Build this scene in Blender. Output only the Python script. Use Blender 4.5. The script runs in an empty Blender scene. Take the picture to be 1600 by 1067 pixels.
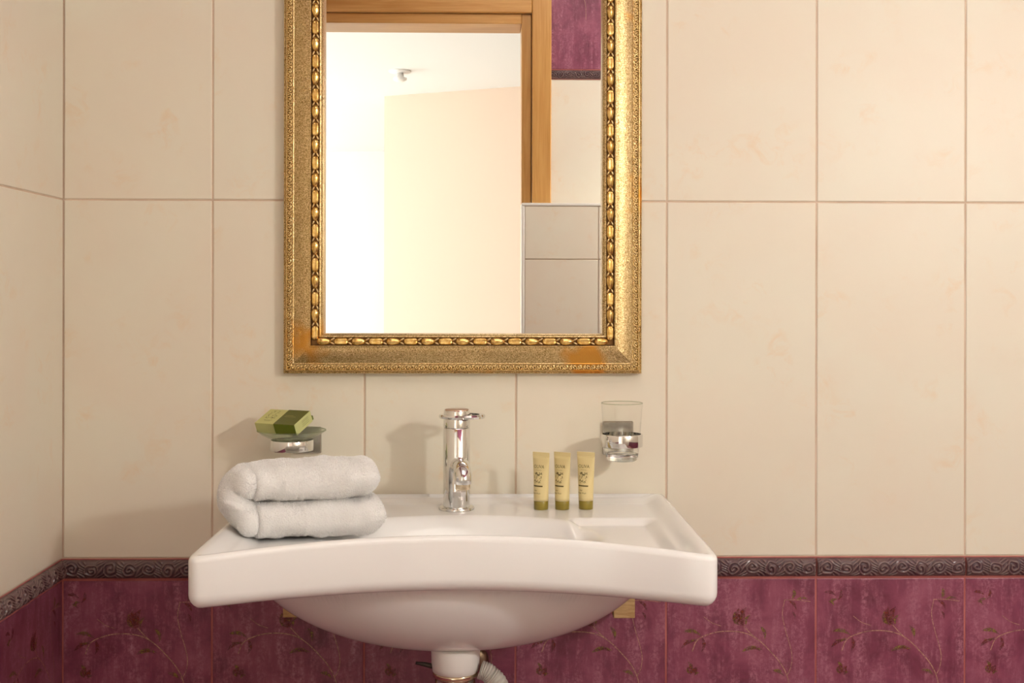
import bpy, math, random
import numpy as np
from mathutils import Matrix, Vector

random.seed(7)
scene = bpy.context.scene
COL = scene.collection

# ---------------------------------------------------------------- camera
F_PX, CAM_D, CAM_Z, YAW = 1872.0, 2.0, 1.17, math.radians(1.25)
HORIZON = 462.0
cam_data = bpy.data.cameras.new('camera')
cam_data.sensor_width = 36.0
cam_data.lens = 36.0 * F_PX / 1600.0
cam_data.shift_y = -(533.5 - HORIZON) / 1600.0
cam_data.clip_start = 0.02
cam = bpy.data.objects.new('camera', cam_data)
COL.objects.link(cam)
cam.matrix_world = (Matrix.Translation((0, -CAM_D, CAM_Z)) @ Matrix.Rotation(-YAW, 4, 'Z')
                    @ Matrix.Rotation(math.radians(90), 4, 'X') @ Matrix.Rotation(math.radians(0.10), 4, 'Z'))
scene.camera = cam

# ---------------------------------------------------------------- world and exposure
world = bpy.data.worlds.new('world')
scene.world = world
world.use_nodes = True
world.node_tree.nodes['Background'].inputs[0].default_value = (1.0, 0.96, 0.9, 1)
world.node_tree.nodes['Background'].inputs[1].default_value = 0.15
vs = scene.view_settings
vs.view_transform = 'Standard'
vs.look = 'None'
vs.gamma = 1.0
vs.use_curve_mapping = False
vs.exposure = 0.14
scene.cycles.transparent_max_bounces = 32
scene.cycles.max_bounces = 12

# strengths of globe lamp, added ceiling fill and window (built further down)
SCONCE_EMIT = 310.0
CEILING_FILL_EMIT = 3.1
HALL_WINDOW_EMIT = 6.1

# ---------------------------------------------------------------- helpers


def px(x, y, d):
    """world point seen at photo pixel (x, y) at distance d in front of the back wall"""
    dep = CAM_D - d
    a = math.atan((x - 800.0) / F_PX) + YAW
    X = dep * math.tan(a)
    vd = dep * math.cos(YAW) + X * math.sin(YAW)
    return Vector((X, -d, CAM_Z - (y - HORIZON) / F_PX * vd))


class MB:
    def __init__(self):
        self.v, self.f, self.m, self.s = [], [], [], []

    def add(self, verts, faces, mat=0, smooth=False):
        o = len(self.v)
        self.v.extend([tuple(p) for p in verts])
        for fc in faces:
            self.f.append([i + o for i in fc])
            self.m.append(mat)
            self.s.append(smooth)

    def box(self, lo, hi, mat=0, bev=0.0, M=None):
        (x0, y0, z0), (x1, y1, z1) = lo, hi
        if bev <= 0:
            vv = [(x, y, z) for x in (x0, x1) for y in (y0, y1) for z in (z0, z1)]
            ff = [(0, 1, 3, 2), (4, 6, 7, 5), (0, 4, 5, 1), (2, 3, 7, 6), (0, 2, 6, 4), (1, 5, 7, 3)]
        else:
            b = bev
            vv, idx = [], {}
            L = [(x0, x1), (y0, y1), (z0, z1)]
            for i in range(8):
                c = [(i >> k) & 1 for k in range(3)]
                for ax in range(3):
                    p = []
                    for k in range(3):
                        e = L[k][c[k]]
                        p.append(e if k == ax else (e + b if c[k] == 0 else e - b))
                    idx[(tuple(c), ax)] = len(vv)
                    vv.append(tuple(p))
            ff = []
            for ax in range(3):
                o1, o2 = [k for k in range(3) if k != ax]
                for s in (0, 1):
                    q = []
                    for a, bb in ((0, 0), (1, 0), (1, 1), (0, 1)):
                        c = [0, 0, 0]
                        c[ax], c[o1], c[o2] = s, a, bb
                        q.append(idx[(tuple(c), ax)])
                    ff.append(q)
            for ax in range(3):
                o1, o2 = [k for k in range(3) if k != ax]
                for a in (0, 1):
                    for bb in (0, 1):
                        c0, c1 = [0, 0, 0], [0, 0, 0]
                        c0[o1] = c1[o1] = a
                        c0[o2] = c1[o2] = bb
                        c1[ax] = 1
                        ff.append([idx[(tuple(c0), o1)], idx[(tuple(c1), o1)], idx[(tuple(c1), o2)], idx[(tuple(c0), o2)]])
            for i in range(8):
                c = tuple((i >> k) & 1 for k in range(3))
                ff.append([idx[(c, 0)], idx[(c, 1)], idx[(c, 2)]])
        if M is not None:
            vv = [M @ Vector(p) for p in vv]
        self.add(vv, ff, mat)

    def rings(self, rings, mat=0, smooth=True, close=True, cap0=False, cap1=False):
        """skin a list of equal-length point loops"""
        n = len(rings[0])
        vv = [p for r in rings for p in r]
        ff = []
        for i in range(len(rings) - 1):
            for j in range(n if close else n - 1):
                k = (j + 1) % n
                ff.append((i * n + j, i * n + k, (i + 1) * n + k, (i + 1) * n + j))
        if cap0:
            ff.append(list(range(n))[::-1])
        if cap1:
            ff.append([(len(rings) - 1) * n + j for j in range(n)])
        self.add(vv, ff, mat, smooth)

    def lathe(self, prof, n=48, mat=0, smooth=True, c=(0, 0, 0), M=None, cap0=True, cap1=True):
        rr = []
        for r, z in prof:
            ring = [Vector((c[0] + r * math.cos(2 * math.pi * j / n), c[1] + r * math.sin(2 * math.pi * j / n), c[2] + z)) for j in range(n)]
            if M is not None:
                ring = [M @ p for p in ring]
            rr.append(ring)
        self.rings(rr, mat, smooth, True, cap0, cap1)

    def tube(self, pts, rad, n=16, mat=0, cap=True):
        pts = [Vector(p) for p in pts]
        if not hasattr(rad, '__len__'):
            rad = [rad] * len(pts)
        rr = []
        up = None
        for i, p in enumerate(pts):
            t = (pts[min(i + 1, len(pts) - 1)] - pts[max(i - 1, 0)]).normalized()
            if up is None:
                up = Vector((0, 0, 1)) if abs(t.z) < 0.9 else Vector((1, 0, 0))
            a = up.cross(t).normalized()
            b = t.cross(a).normalized()
            up = b
            rr.append([p + a * rad[i] * math.cos(2 * math.pi * j / n) + b * rad[i] * math.sin(2 * math.pi * j / n) for j in range(n)])
        self.rings(rr, mat, True, True, cap, cap)

    def build(self, name, mats, parent=None, M=None, autosmooth=None):
        me = bpy.data.meshes.new(name)
        me.from_pydata(self.v, [], self.f)
        for m in (mats if isinstance(mats, (list, tuple)) else [mats]):
            me.materials.append(m)
        me.polygons.foreach_set('material_index', self.m)
        me.polygons.foreach_set('use_smooth', self.s)
        import bmesh
        bm = bmesh.new()
        bm.from_mesh(me)
        bmesh.ops.recalc_face_normals(bm, faces=bm.faces)
        bm.to_mesh(me)
        bm.free()
        if autosmooth:
            me.set_sharp_from_angle(angle=math.radians(autosmooth))
        me.update()
        return link(name, me, parent, M)


def link(name, me, parent=None, M=None):
    o = bpy.data.objects.new(name, me)
    COL.objects.link(o)
    if parent is not None:
        o.parent = parent
    if M is not None:
        o.matrix_basis = M
    return o


def empty(name, loc=(0, 0, 0), rz=0.0):
    o = bpy.data.objects.new(name, None)
    o.empty_display_size = 0.05
    COL.objects.link(o)
    o.location = loc
    o.rotation_euler = (0, 0, rz)
    return o


def tag(o, label=None, cat=None, group=None, kind=None):
    if label:
        o['label'] = label
    if cat:
        o['category'] = cat
    if group:
        o['group'] = group
    if kind:
        o['kind'] = kind
    return o


def T(x, y, z):
    return Matrix.Translation((x, y, z))


def RZ(a):
    return Matrix.Rotation(a, 4, 'Z')


def RX(a):
    return Matrix.Rotation(a, 4, 'X')


def RY(a):
    return Matrix.Rotation(a, 4, 'Y')


# ---------------------------------------------------------------- materials


class NT:
    def __init__(self, name):
        self.mat = bpy.data.materials.new(name)
        self.mat.use_nodes = True
        self.t = self.mat.node_tree
        self.b = self.t.nodes['Principled BSDF']
        self.out = self.t.nodes['Material Output']

    def n(self, kind, **kw):
        nd = self.t.nodes.new(kind)
        for k, v in kw.items():
            setattr(nd, k, v)
        return nd

    def l(self, a, b):
        self.t.links.new(a, b)

    def setp(self, **kw):
        for k, v in kw.items():
            k = k.replace('_', ' ')
            inp = self.b.inputs[k]
            inp.default_value = v if not (isinstance(v, tuple) and len(v) == 3) else (*v, 1)

    def coords(self, scale=(1, 1, 1), random_offset=True):
        tc = self.n('ShaderNodeTexCoord')
        mp = self.n('ShaderNodeMapping')
        mp.inputs['Scale'].default_value = scale
        self.l(tc.outputs['Object'], mp.inputs['Vector'])
        if random_offset:
            oi = self.n('ShaderNodeObjectInfo')
            mu = self.n('ShaderNodeMath', operation='MULTIPLY')
            mu.inputs[1].default_value = 37.0
            self.l(oi.outputs['Random'], mu.inputs[0])
            self.l(mu.outputs[0], mp.inputs['Location'])
        return mp.outputs[0]

    def noise(self, vec, scale, detail=4, rough=0.5, dist=0.0):
        nd = self.n('ShaderNodeTexNoise')
        nd.inputs['Scale'].default_value = scale
        nd.inputs['Detail'].default_value = detail
        nd.inputs['Roughness'].default_value = rough
        nd.inputs['Distortion'].default_value = dist
        if vec is not None:
            self.l(vec, nd.inputs['Vector'])
        return nd.outputs['Fac']

    def ramp(self, fac, stops):
        r = self.n('ShaderNodeValToRGB')
        e = r.color_ramp.elements
        while len(e) < len(stops):
            e.new(0.5)
        for el, (p, c) in zip(e, stops):
            el.position = p
            el.color = (*c, 1) if len(c) == 3 else c
        self.l(fac, r.inputs['Fac'])
        return r.outputs['Color']

    def mix(self, fac, a, b, mode='MIX'):
        m = self.n('ShaderNodeMix', data_type='RGBA', blend_type=mode)
        for sock, v in ((m.inputs[0], fac), (m.inputs[6], a), (m.inputs[7], b)):
            if hasattr(v, 'is_linked'):
                self.l(v, sock)
            elif isinstance(v, tuple):
                sock.default_value = (*v, 1)
            else:
                sock.default_value = v
        return m.outputs[2]

    def bump(self, height, strength=0.3, dist=0.001):
        b = self.n('ShaderNodeBump')
        b.inputs['Strength'].default_value = strength
        b.inputs['Distance'].default_value = dist
        self.l(height, b.inputs['Height'])
        self.l(b.outputs[0], self.b.inputs['Normal'])


def simple(name, col, rough=0.5, metal=0.0, **kw):
    m = NT(name)
    m.setp(Base_Color=col, Roughness=rough, Metallic=metal, **kw)
    return m.mat


MAT = {}


def make_materials():
    # cream glazed tile with faint ochre and peach marbling
    m = NT('cream_tile')
    v = m.coords()
    big = m.ramp(m.noise(v, 5.0, 3, 0.5, 0.6), [(0.35, (0.745, 0.672, 0.550)), (0.65, (0.745, 0.700, 0.580))])
    blot = m.ramp(m.noise(v, 30.0, 5, 0.65, 0.8), [(0.50, (0, 0, 0)), (0.68, (1, 1, 1))])
    patch = m.ramp(m.noise(v, 11.0, 2, 0.5, 0.3), [(0.50, (0, 0, 0)), (0.66, (1, 1, 1))])
    both = m.mix(1.0, blot, patch, 'MULTIPLY')
    sc = m.n('ShaderNodeMath', operation='MULTIPLY')
    sc.inputs[1].default_value = 0.52
    m.l(both, sc.inputs[0])
    c = m.mix(sc.outputs[0], big, (0.74, 0.56, 0.37))
    m.l(c, m.b.inputs['Base Color'])
    m.setp(Roughness=0.42)
    m.b.inputs['Specular IOR Level'].default_value = 0.35
    MAT['cream'] = m.mat

    # burgundy tile: mottled with dry vertical brush streaks
    m = NT('burgundy_tile')
    v = m.coords((1, 1, 0.16))
    streak = m.noise(v, 55.0, 6, 0.7, 0.2)
    v2 = m.coords()
    cloud = m.noise(v2, 14.0, 5, 0.65, 0.5)
    grain = m.noise(v2, 190.0, 3, 0.7)
    base = m.ramp(cloud, [(0.30, (0.125, 0.021, 0.045)), (0.50, (0.205, 0.045, 0.085)), (0.72, (0.300, 0.090, 0.140))])
    st = m.ramp(streak, [(0.44, (0, 0, 0)), (0.70, (1, 1, 1))])
    gr = m.ramp(grain, [(0.42, (0.15, 0.15, 0.15)), (0.62, (1, 1, 1))])
    fac = m.mix(1.0, st, gr, 'MULTIPLY')
    sc = m.n('ShaderNodeMath', operation='MULTIPLY')
    sc.inputs[1].default_value = 0.95
    m.l(fac, sc.inputs[0])
    c = m.mix(sc.outputs[0], base, (0.43, 0.18, 0.245))
    m.l(c, m.b.inputs['Base Color'])
    m.setp(Roughness=0.38)
    MAT['burgundy'] = m.mat

    def printed(name, col, lo, hi):
        m = NT(name)
        v = m.coords()
        n = m.noise(v, 260.0, 4, 0.7)
        m.setp(Base_Color=col, Roughness=0.45)
        r = m.n('ShaderNodeMapRange')
        r.inputs[1].default_value, r.inputs[2].default_value = 0.35, 0.62
        r.inputs[3].default_value, r.inputs[4].default_value = lo, hi
        m.l(n, r.inputs[0])
        m.l(r.outputs[0], m.b.inputs['Alpha'])
        return m.mat
    MAT['print_stem'] = printed('print_stem', (0.50, 0.29, 0.20), 0.35, 1.0)
    MAT['print_leaf'] = printed('print_leaf', (0.22, 0.145, 0.04), 0.15, 0.95)
    MAT['print_rose'] = printed('print_rose', (0.21, 0.035, 0.022), 0.1, 0.85)

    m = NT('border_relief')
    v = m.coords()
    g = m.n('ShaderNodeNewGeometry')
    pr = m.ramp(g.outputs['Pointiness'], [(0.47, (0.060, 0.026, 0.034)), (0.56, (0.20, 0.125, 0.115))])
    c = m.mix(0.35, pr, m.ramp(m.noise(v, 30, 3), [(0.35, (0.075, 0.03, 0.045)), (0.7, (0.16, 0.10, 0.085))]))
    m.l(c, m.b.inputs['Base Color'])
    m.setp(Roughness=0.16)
    MAT['border'] = m.mat

    def grout(name, a, b):
        m = NT(name)
        v = m.coords((1, 1, 1), False)
        c = m.ramp(m.noise(v, 12, 4, 0.6), [(0.35, a), (0.65, b)])
        m.l(c, m.b.inputs['Base Color'])
        m.setp(Roughness=0.9)
        return m.mat
    MAT['grout'] = grout('beige_grout', (0.56, 0.42, 0.31), (0.66, 0.52, 0.40))
    MAT['grout_red'] = grout('red_grout', (0.33, 0.085, 0.08), (0.46, 0.15, 0.13))

    # gilding: speckled gold leaf over bronze with ochre worn patches
    m = NT('gold_leaf')
    v = m.coords((1, 1, 1), False)
    sp = m.noise(v, 620, 3, 0.7)
    md = m.noise(v, 26, 4, 0.6)
    c = m.ramp(sp, [(0.36, (0.20, 0.125, 0.035)), (0.50, (0.56, 0.39, 0.165)), (0.66, (0.86, 0.69, 0.42))])
    worn = m.ramp(m.noise(v, 9.0, 3, 0.5), [(0.60, (0, 0, 0)), (0.68, (1, 1, 1))])
    c = m.mix(worn, c, (0.62, 0.30, 0.055))
    m.l(c, m.b.inputs['Base Color'])
    m.setp(Metallic=0.85)
    rr = m.ramp(md, [(0.3, (0.25, 0.25, 0.25)), (0.7, (0.38, 0.38, 0.38))])
    m.l(rr, m.b.inputs['Roughness'])
    m.bump(m.noise(v, 520, 2, 0.6), 0.5, 0.0010)
    MAT['gold'] = m.mat

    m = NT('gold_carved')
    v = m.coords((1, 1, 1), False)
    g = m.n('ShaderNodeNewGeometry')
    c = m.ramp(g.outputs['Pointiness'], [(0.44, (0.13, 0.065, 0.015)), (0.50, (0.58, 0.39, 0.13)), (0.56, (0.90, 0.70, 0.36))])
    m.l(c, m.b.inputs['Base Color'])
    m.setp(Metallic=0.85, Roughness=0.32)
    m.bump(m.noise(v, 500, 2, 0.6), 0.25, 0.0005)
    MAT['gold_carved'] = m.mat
    m = NT('gold_bead')
    v = m.coords()
    c = m.ramp(m.noise(v, 160, 3, 0.6), [(0.35, (0.62, 0.36, 0.085)), (0.62, (0.88, 0.62, 0.24))])
    m.l(c, m.b.inputs['Base Color'])
    m.setp(Metallic=0.9, Roughness=0.25)
    MAT['gold_bead'] = m.mat
    MAT['gold_recess'] = simple('gold_recess', (0.16, 0.075, 0.018), 0.45, 0.6)

    MAT['mirror'] = simple('mirror_silver', (0.93, 0.94, 0.93), 0.0, 1.0)
    MAT['chrome'] = simple('chrome', (0.78, 0.78, 0.77), 0.045, 1.0)
    MAT['plate'] = simple('satin_plate', (0.50, 0.49, 0.46), 0.25, 1.0)
    MAT['brass_chrome'] = simple('warm_chrome', (0.80, 0.68, 0.50), 0.15, 1.0)
    MAT['dark_brass'] = simple('dark_brass', (0.30, 0.22, 0.16), 0.3, 0.9)
    MAT['copper'] = simple('copper_disc', (0.62, 0.44, 0.36), 0.3, 0.9)
    MAT['dark_metal'] = simple('dark_metal', (0.07, 0.06, 0.05), 0.4, 0.8)
    MAT['ceramic'] = simple('white_ceramic', (0.88, 0.875, 0.86), 0.07)
    MAT['plastic'] = simple('white_plastic', (0.82, 0.80, 0.77), 0.35)
    MAT['hose'] = simple('grey_hose', (0.50, 0.48, 0.43), 0.45)
    m = NT('bracket_wood')
    v = m.coords((1, 1, 6))
    c = m.ramp(m.noise(v, 40, 4, 0.6), [(0.35, (0.42, 0.26, 0.10)), (0.65, (0.58, 0.40, 0.19))])
    m.l(c, m.b.inputs['Base Color'])
    m.setp(Roughness=0.6)
    MAT['bracket'] = m.mat

    # honey wood of the door frame, grain along the board
    for key, scl in (('wood', (14, 14, 0.7)), ('wood_across', (0.7, 14, 14))):
        m = NT('honey_' + key)
        v = m.coords(scl)
        c = m.ramp(m.noise(v, 6, 5, 0.6, 0.8), [(0.3, (0.47, 0.225, 0.055)), (0.7, (0.60, 0.335, 0.105))])
        m.l(c, m.b.inputs['Base Color'])
        m.setp(Roughness=0.35)
        MAT[key] = m.mat

    # thin clear glass: lets light straight through, reflects by fresnel
    def thin(name, tint, ior=1.5, rough=0.0, base=0.02):
        m = NT(name)
        tr = m.n('ShaderNodeBsdfTransparent')
        tr.inputs[0].default_value = (*tint, 1)
        gl = m.n('ShaderNodeBsdfGlossy')
        gl.inputs['Roughness'].default_value = rough
        lw = m.n('ShaderNodeLayerWeight')
        lw.inputs[0].default_value = 0.5
        po = m.n('ShaderNodeMath', operation='POWER')
        po.inputs[1].default_value = 4.0
        m.l(lw.outputs['Facing'], po.inputs[0])
        ad = m.n('ShaderNodeMath', operation='MULTIPLY_ADD')
        ad.inputs[1].default_value = 0.55 * (ior - 1) / 0.5
        ad.inputs[2].default_value = base
        m.l(po.outputs[0], ad.inputs[0])
        mx = m.n('ShaderNodeMixShader')
        m.l(ad.outputs[0], mx.inputs[0])
        m.l(tr.outputs[0], mx.inputs[1])
        m.l(gl.outputs[0], mx.inputs[2])
        m.l(mx.outputs[0], m.out.inputs['Surface'])
        return m.mat
    MAT['glass'] = thin('clear_glass', (0.985, 0.985, 0.975), 1.45)
    MAT['dish_glass'] = thin('dish_glass', (0.88, 0.91, 0.84), 1.5, 0.05, 0.06)
    MAT['glass_solid'] = simple('solid_glass', (0.97, 0.98, 0.96), 0.0, 0.0, Transmission_Weight=1.0, IOR=1.45)

    # towel
    m = NT('white_terry')
    v = m.coords((1, 1, 1), False)
    n1 = m.noise(v, 420, 3, 0.7)
    m.setp(Base_Color=(0.92, 0.91, 0.895), Roughness=0.95)
    m.b.inputs['Sheen Weight'].default_value = 0.25
    m.bump(n1, 0.9, 0.0022)
    MAT['terry'] = m.mat
    MAT['pile'] = simple('terry_loops', (0.93, 0.92, 0.905), 0.95)

    MAT['tube'] = simple('tube_yellow', (0.70, 0.58, 0.29), 0.33)
    MAT['tube_cap'] = simple('tube_cap_olive', (0.25, 0.19, 0.022), 0.35)
    MAT['tube_print'] = simple('tube_print', (0.09, 0.065, 0.010), 0.5)
    MAT['box_pale'] = simple('box_pale_green', (0.52, 0.51, 0.19), 0.5)
    MAT['box_side'] = simple('box_side_green', (0.53, 0.55, 0.23), 0.5)
    MAT['box_dark'] = simple('box_dark_green', (0.098, 0.105, 0.012), 0.45)
    MAT['box_mid'] = simple('box_mid_green', (0.13, 0.17, 0.012), 0.45)
    MAT['box_print'] = simple('box_print', (0.10, 0.095, 0.012), 0.5)

    MAT['white_paint'] = simple('white_paint', (0.82, 0.81, 0.78), 0.8)
    MAT['trim_white'] = simple('white_tile_trim', (0.78, 0.76, 0.70), 0.3)
    MAT['hall_beige'] = simple('hall_beige_paint', (0.74, 0.585, 0.465), 0.8)
    m = NT('floor_tile')
    v = m.coords((1, 1, 1), False)
    c = m.ramp(m.noise(v, 6, 4), [(0.35, (0.20, 0.085, 0.085)), (0.65, (0.28, 0.13, 0.12))])
    m.l(c, m.b.inputs['Base Color'])
    m.setp(Roughness=0.4)
    MAT['floor'] = m.mat

    def emit(name, col, s):
        m = NT(name)
        m.setp(Base_Color=(0.8, 0.8, 0.8), Roughness=0.4)
        m.b.inputs['Emission Color'].default_value = (*col, 1)
        m.b.inputs['Emission Strength'].default_value = s
        return m.mat
    MAT['sconce'] = emit('sconce_opal', (1.0, 0.985, 0.96), SCONCE_EMIT)
    MAT['ceil_fill'] = emit('ceiling_fill_glow', (1.0, 0.94, 0.86), CEILING_FILL_EMIT)
    MAT['sky_pane'] = emit('daylight_pane', (1.0, 0.975, 0.95), HALL_WINDOW_EMIT)


make_materials()

# ---------------------------------------------------------------- room layout
XL, XR, DEPTH, CEIL = -0.70, 1.55, 2.22, 2.62
J0, PITCH, GAP = -0.454, 0.2522, 0.0030
Z_BURG, Z_BORD, Z_J1, Z_J2 = 0.6975, 0.7335, 1.3280, 1.9300
Z_BORD2 = Z_J2 + 0.036
TILE_ME = {}


def tile_mesh(w, h, mat):
    key = (round(w, 4), round(h, 4), mat)
    if key in TILE_ME:
        return TILE_ME[key]
    b, t = 0.0012, 0.007
    w2, h2 = w / 2, h / 2

    def loop(a, y):
        return [(-w2 + a, y, -h2 + a), (w2 - a, y, -h2 + a), (w2 - a, y, h2 - a), (-w2 + a, y, h2 - a)]
    v = loop(0, t) + loop(0, b * 0.8) + loop(b * 0.35, b * 0.25) + loop(b, 0)
    f = []
    for r in range(3):
        for j in range(4):
            k = (j + 1) % 4
            f.append((r * 4 + j, r * 4 + k, r * 4 + 4 + k, r * 4 + 4 + j))
    f.append((12, 13, 14, 15))
    f.append((3, 2, 1, 0))
    me = bpy.data.meshes.new('tile')
    me.from_pydata(v, [], f)
    me.materials.append(MAT[mat])
    TILE_ME[key] = me
    return me


def make_floral():
    """painted stems, leaves and buds on one burgundy tile; local origin at the tile's top left corner"""
    k = 0.000229
    mb = MB()

    def P(q):
        return Vector(((q[0] - 110) * k, -0.00025, -(q[1] - 300) * k))

    def stem(pts, w, mat=0):
        # catmull-rom ribbon
        q = [P(p) for p in pts]
        q = [q[0] * 2 - q[1]] + q + [q[-1] * 2 - q[-2]]
        out = []
        for i in range(1, len(q) - 2):
            for s in range(6):
                t = s / 6
                a, b, c, d = q[i - 1], q[i], q[i + 1], q[i + 2]
                out.append(0.5 * ((2 * b) + (c - a) * t + (2 * a - 5 * b + 4 * c - d) * t * t + (3 * b - a - 3 * c + d) * t ** 3))
        out.append(q[-2])
        vv, ff = [], []
        for i, p in enumerate(out):
            t = out[min(i + 1, len(out) - 1)] - out[max(i - 1, 0)]
            n = Vector((-t.z, 0, t.x)).normalized() * w / 2
            vv += [p + n, p - n]
            if i:
                ff.append((2 * i - 2, 2 * i - 1, 2 * i + 1, 2 * i))
        mb.add(vv, ff, mat)

    def leaf(a, b, w, mat=1, bend=0.15):
        A, B = P(a), P(b)
        t = B - A
        n = Vector((-t.z, 0, t.x))
        up, dn = [], []
        for i in range(9):
            s = i / 8
            c = A + t * s + n * bend * math.sin(math.pi * s)
            h = math.sin(math.pi * s ** 0.8) * w * k
            up.append(c + n.normalized() * h)
            dn.append(c - n.normalized() * h)
        vv = up + dn
        ff = [(i, i + 1, 9 + i + 1, 9 + i) for i in range(8)]
        mb.add(vv, ff, mat)
    stem([(295, 830), (330, 750), (400, 710), (500, 685), (620, 685), (720, 710), (800, 762), (880, 842), (940, 912), (985, 990), (1010, 1080), (1020, 1200)], 0.0015)
    stem([(670, 640), (730, 705), (800, 762)], 0.0013)
    stem([(975, 455), (958, 560), (982, 680), (1012, 780), (1030, 870), (1020, 950), (992, 1010)], 0.0011)
    stem([(380, 575), (440, 620), (510, 645)], 0.0009)
    stem([(970, 455), (1060, 455), (1165, 468)], 0.0010)
    for a, b, w, mt in [((225, 685), (365, 718), 14, 1), ((370, 730), (362, 835), 14, 2), ((215, 805), (335, 752), 13, 2), ((330, 735), (240, 745), 8, 1),
                        ((795, 645), (828, 745), 13, 1), ((660, 832), (812, 820), 15, 1), ((700, 815), (800, 830), 9, 2), ((885, 970), (975, 1015), 13, 1),
                        ((1040, 372), (1028, 450), 13, 1), ((1005, 460), (1062, 530), 12, 2), ((1062, 455), (1150, 450), 8, 1), ((1030, 540), (1050, 600), 8, 2),
                        ((165, 400), (250, 425), 12, 2), ((290, 380), (265, 460), 12, 2), ((205, 480), (265, 450), 11, 1), ((195, 465), (240, 500), 7, 1),
                        ((265, 905), (290, 980), 12, 1)]:
        leaf(a, b, w, mt)
    # rose bud: petals then sepals
    for a, b, w, mt in [((655, 645), (640, 510), 30, 2), ((670, 645), (695, 505), 28, 2), ((662, 640), (668, 520), 18, 2), ((640, 640), (612, 530), 13, 1),
                        ((690, 640), (725, 560), 11, 1), ((640, 635), (600, 580), 9, 1), ((668, 600), (660, 555), 8, 1)]:
        leaf(a, b, w, mt, 0.2)
    for a, b, w, mt in [((285, 1000), (300, 925), 22, 2), ((315, 1000), (335, 940), 20, 2), ((285, 995), (262, 940), 9, 1), ((310, 1005), (350, 985), 8, 1)]:
        leaf(a, b, w, mt, 0.18)
    # lower spray, mirrored, for the part of the tile below
    for a, b, w, mt in [((600, 1500), (700, 1440), 16, 1), ((520, 1560), (620, 1600), 16, 2), ((800, 1380), (860, 1460), 15, 1), ((460, 1750), (560, 1700), 16, 1)]:
        leaf(a, b, w, mt)
    stem([(1020, 1200), (980, 1350), (860, 1480), (700, 1600), (560, 1720), (480, 1900), (470, 2150)], 0.0015)
    return mb


FLORAL = make_floral()
fo = FLORAL.build('floral_print', [MAT['print_stem'], MAT['print_leaf'], MAT['print_rose']])
FLORAL_ME = fo.data
bpy.data.objects.remove(fo)


def make_border_mesh(w, h=0.031):
    """half-round border tile with scrolled relief"""
    nu, nv = int(w / 0.0009), 34
    us = np.linspace(-w / 2, w / 2, nu)
    vsn = np.linspace(-1, 1, nv)
    U, V = np.meshgrid(us, vsn, indexing='ij')
    Zc = V * h / 2
    base = 0.0095 * np.sqrt(np.clip(1 - (np.abs(V) ** 2.4), 0, 1))
    rel = np.zeros_like(U)
    step = 0.0315
    kmax = int(w / step) + 2
    x0 = -w / 2 + step * 0.5
    for k in range(-1, kmax):
        s = 1 if k % 2 == 0 else -1
        cx, cz = x0 + k * step, 0.0016 * s
        dx = U - cx + 0.0008 * np.sin(U * 310 + 2 * k) + 0.0005 * np.sin(Zc * 520 + U * 170)
        dz = (Zc - cz) * (1.05 + 0.2 * math.sin(k * 2.1)) + 0.0006 * np.sin(U * 420 + k)
        r = np.hypot(dx, dz)
        th = np.arctan2(dz * s, dx)
        sp = np.cos(2 * math.pi * r / 0.0068 - th * 1.0)
        m = np.clip((0.0142 - r) / 0.004, 0, 1)
        rel += m * np.clip(sp, -0.55, 0.75)
        # leaf strokes between scrolls
        lx = U - (cx + step / 2)
        st = np.cos(2 * math.pi * (lx * 0.9 + s * Zc * 1.4) / 0.0080 + 3.0 * np.sin(Zc * 200))
        m2 = np.clip((0.0085 - np.abs(lx)) / 0.004, 0, 1) * (1 - m)
        rel += m2 * np.clip(st, -0.5, 0.7) * 0.9
    edge = np.clip((1 - np.abs(V)) / 0.16, 0, 1) * np.clip((w / 2 - np.abs(U)) / 0.002, 0, 1)
    Y = -(base * (0.75 + 0.25 * np.clip((w / 2 - np.abs(U)) / 0.0015, 0, 1)) + 0.0022 * rel * edge)
    verts = np.stack([U, Y, Zc], -1).reshape(-1, 3)
    faces = [(i * nv + j, (i + 1) * nv + j, (i + 1) * nv + j + 1, i * nv + j + 1) for i in range(nu - 1) for j in range(nv - 1)]
    me = bpy.data.meshes.new('border_tile')
    me.from_pydata(verts.tolist(), [], faces)
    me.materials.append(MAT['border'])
    me.polygons.foreach_set('use_smooth', [True] * len(faces))
    me.update()
    return me


BORDER_ME = {}


def border_mesh(w):
    k = round(w, 3)
    if k not in BORDER_ME:
        BORDER_ME[k] = make_border_mesh(w)
    return BORDER_ME[k]


def tile_wall(root, joints, zmin=0.0, zmax=CEIL, floral=True, z_lines=None):
    """children of a wall: every tile and border piece between the vertical joints (local x)"""
    rows = [('burgundy', Z_BURG - 0.6, Z_BURG), ('border', Z_BURG, Z_BORD), ('cream', Z_BORD, Z_J1), ('cream', Z_J1, Z_J2),
            ('border', Z_J2, Z_BORD2), ('burgundy', Z_BORD2, Z_BORD2 + 0.6)]
    for a, b in zip(joints[:-1], joints[1:]):
        w = b - a - GAP
        if w < 0.012:
            continue
        cx = (a + b) / 2
        for kind, z0, z1 in rows:
            if z1 > zmax + 1e-6 or z0 < zmin - 1e-6:
                continue
            cz = (z0 + z1) / 2
            if kind == 'border':
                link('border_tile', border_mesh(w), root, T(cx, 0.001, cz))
                continue
            h = z1 - z0 - GAP
            t = link('tile', tile_mesh(w, h, kind), root, T(cx, 0, cz))
            if kind == 'burgundy' and floral and w > 0.2:
                top = cz + h / 2
                fl = link('floral_print', FLORAL_ME, t, T(-w / 2 - (0.2492 - w), 0, h / 2))


def grout_bed(root, x0, x1, zc0, zc1, depth=0.05):
    mb = MB()
    mb.box((x0, 0.0011, zc0), (x1, depth, zc1))
    return mb.build('grout_bed', MAT['grout_red'], root)


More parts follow.
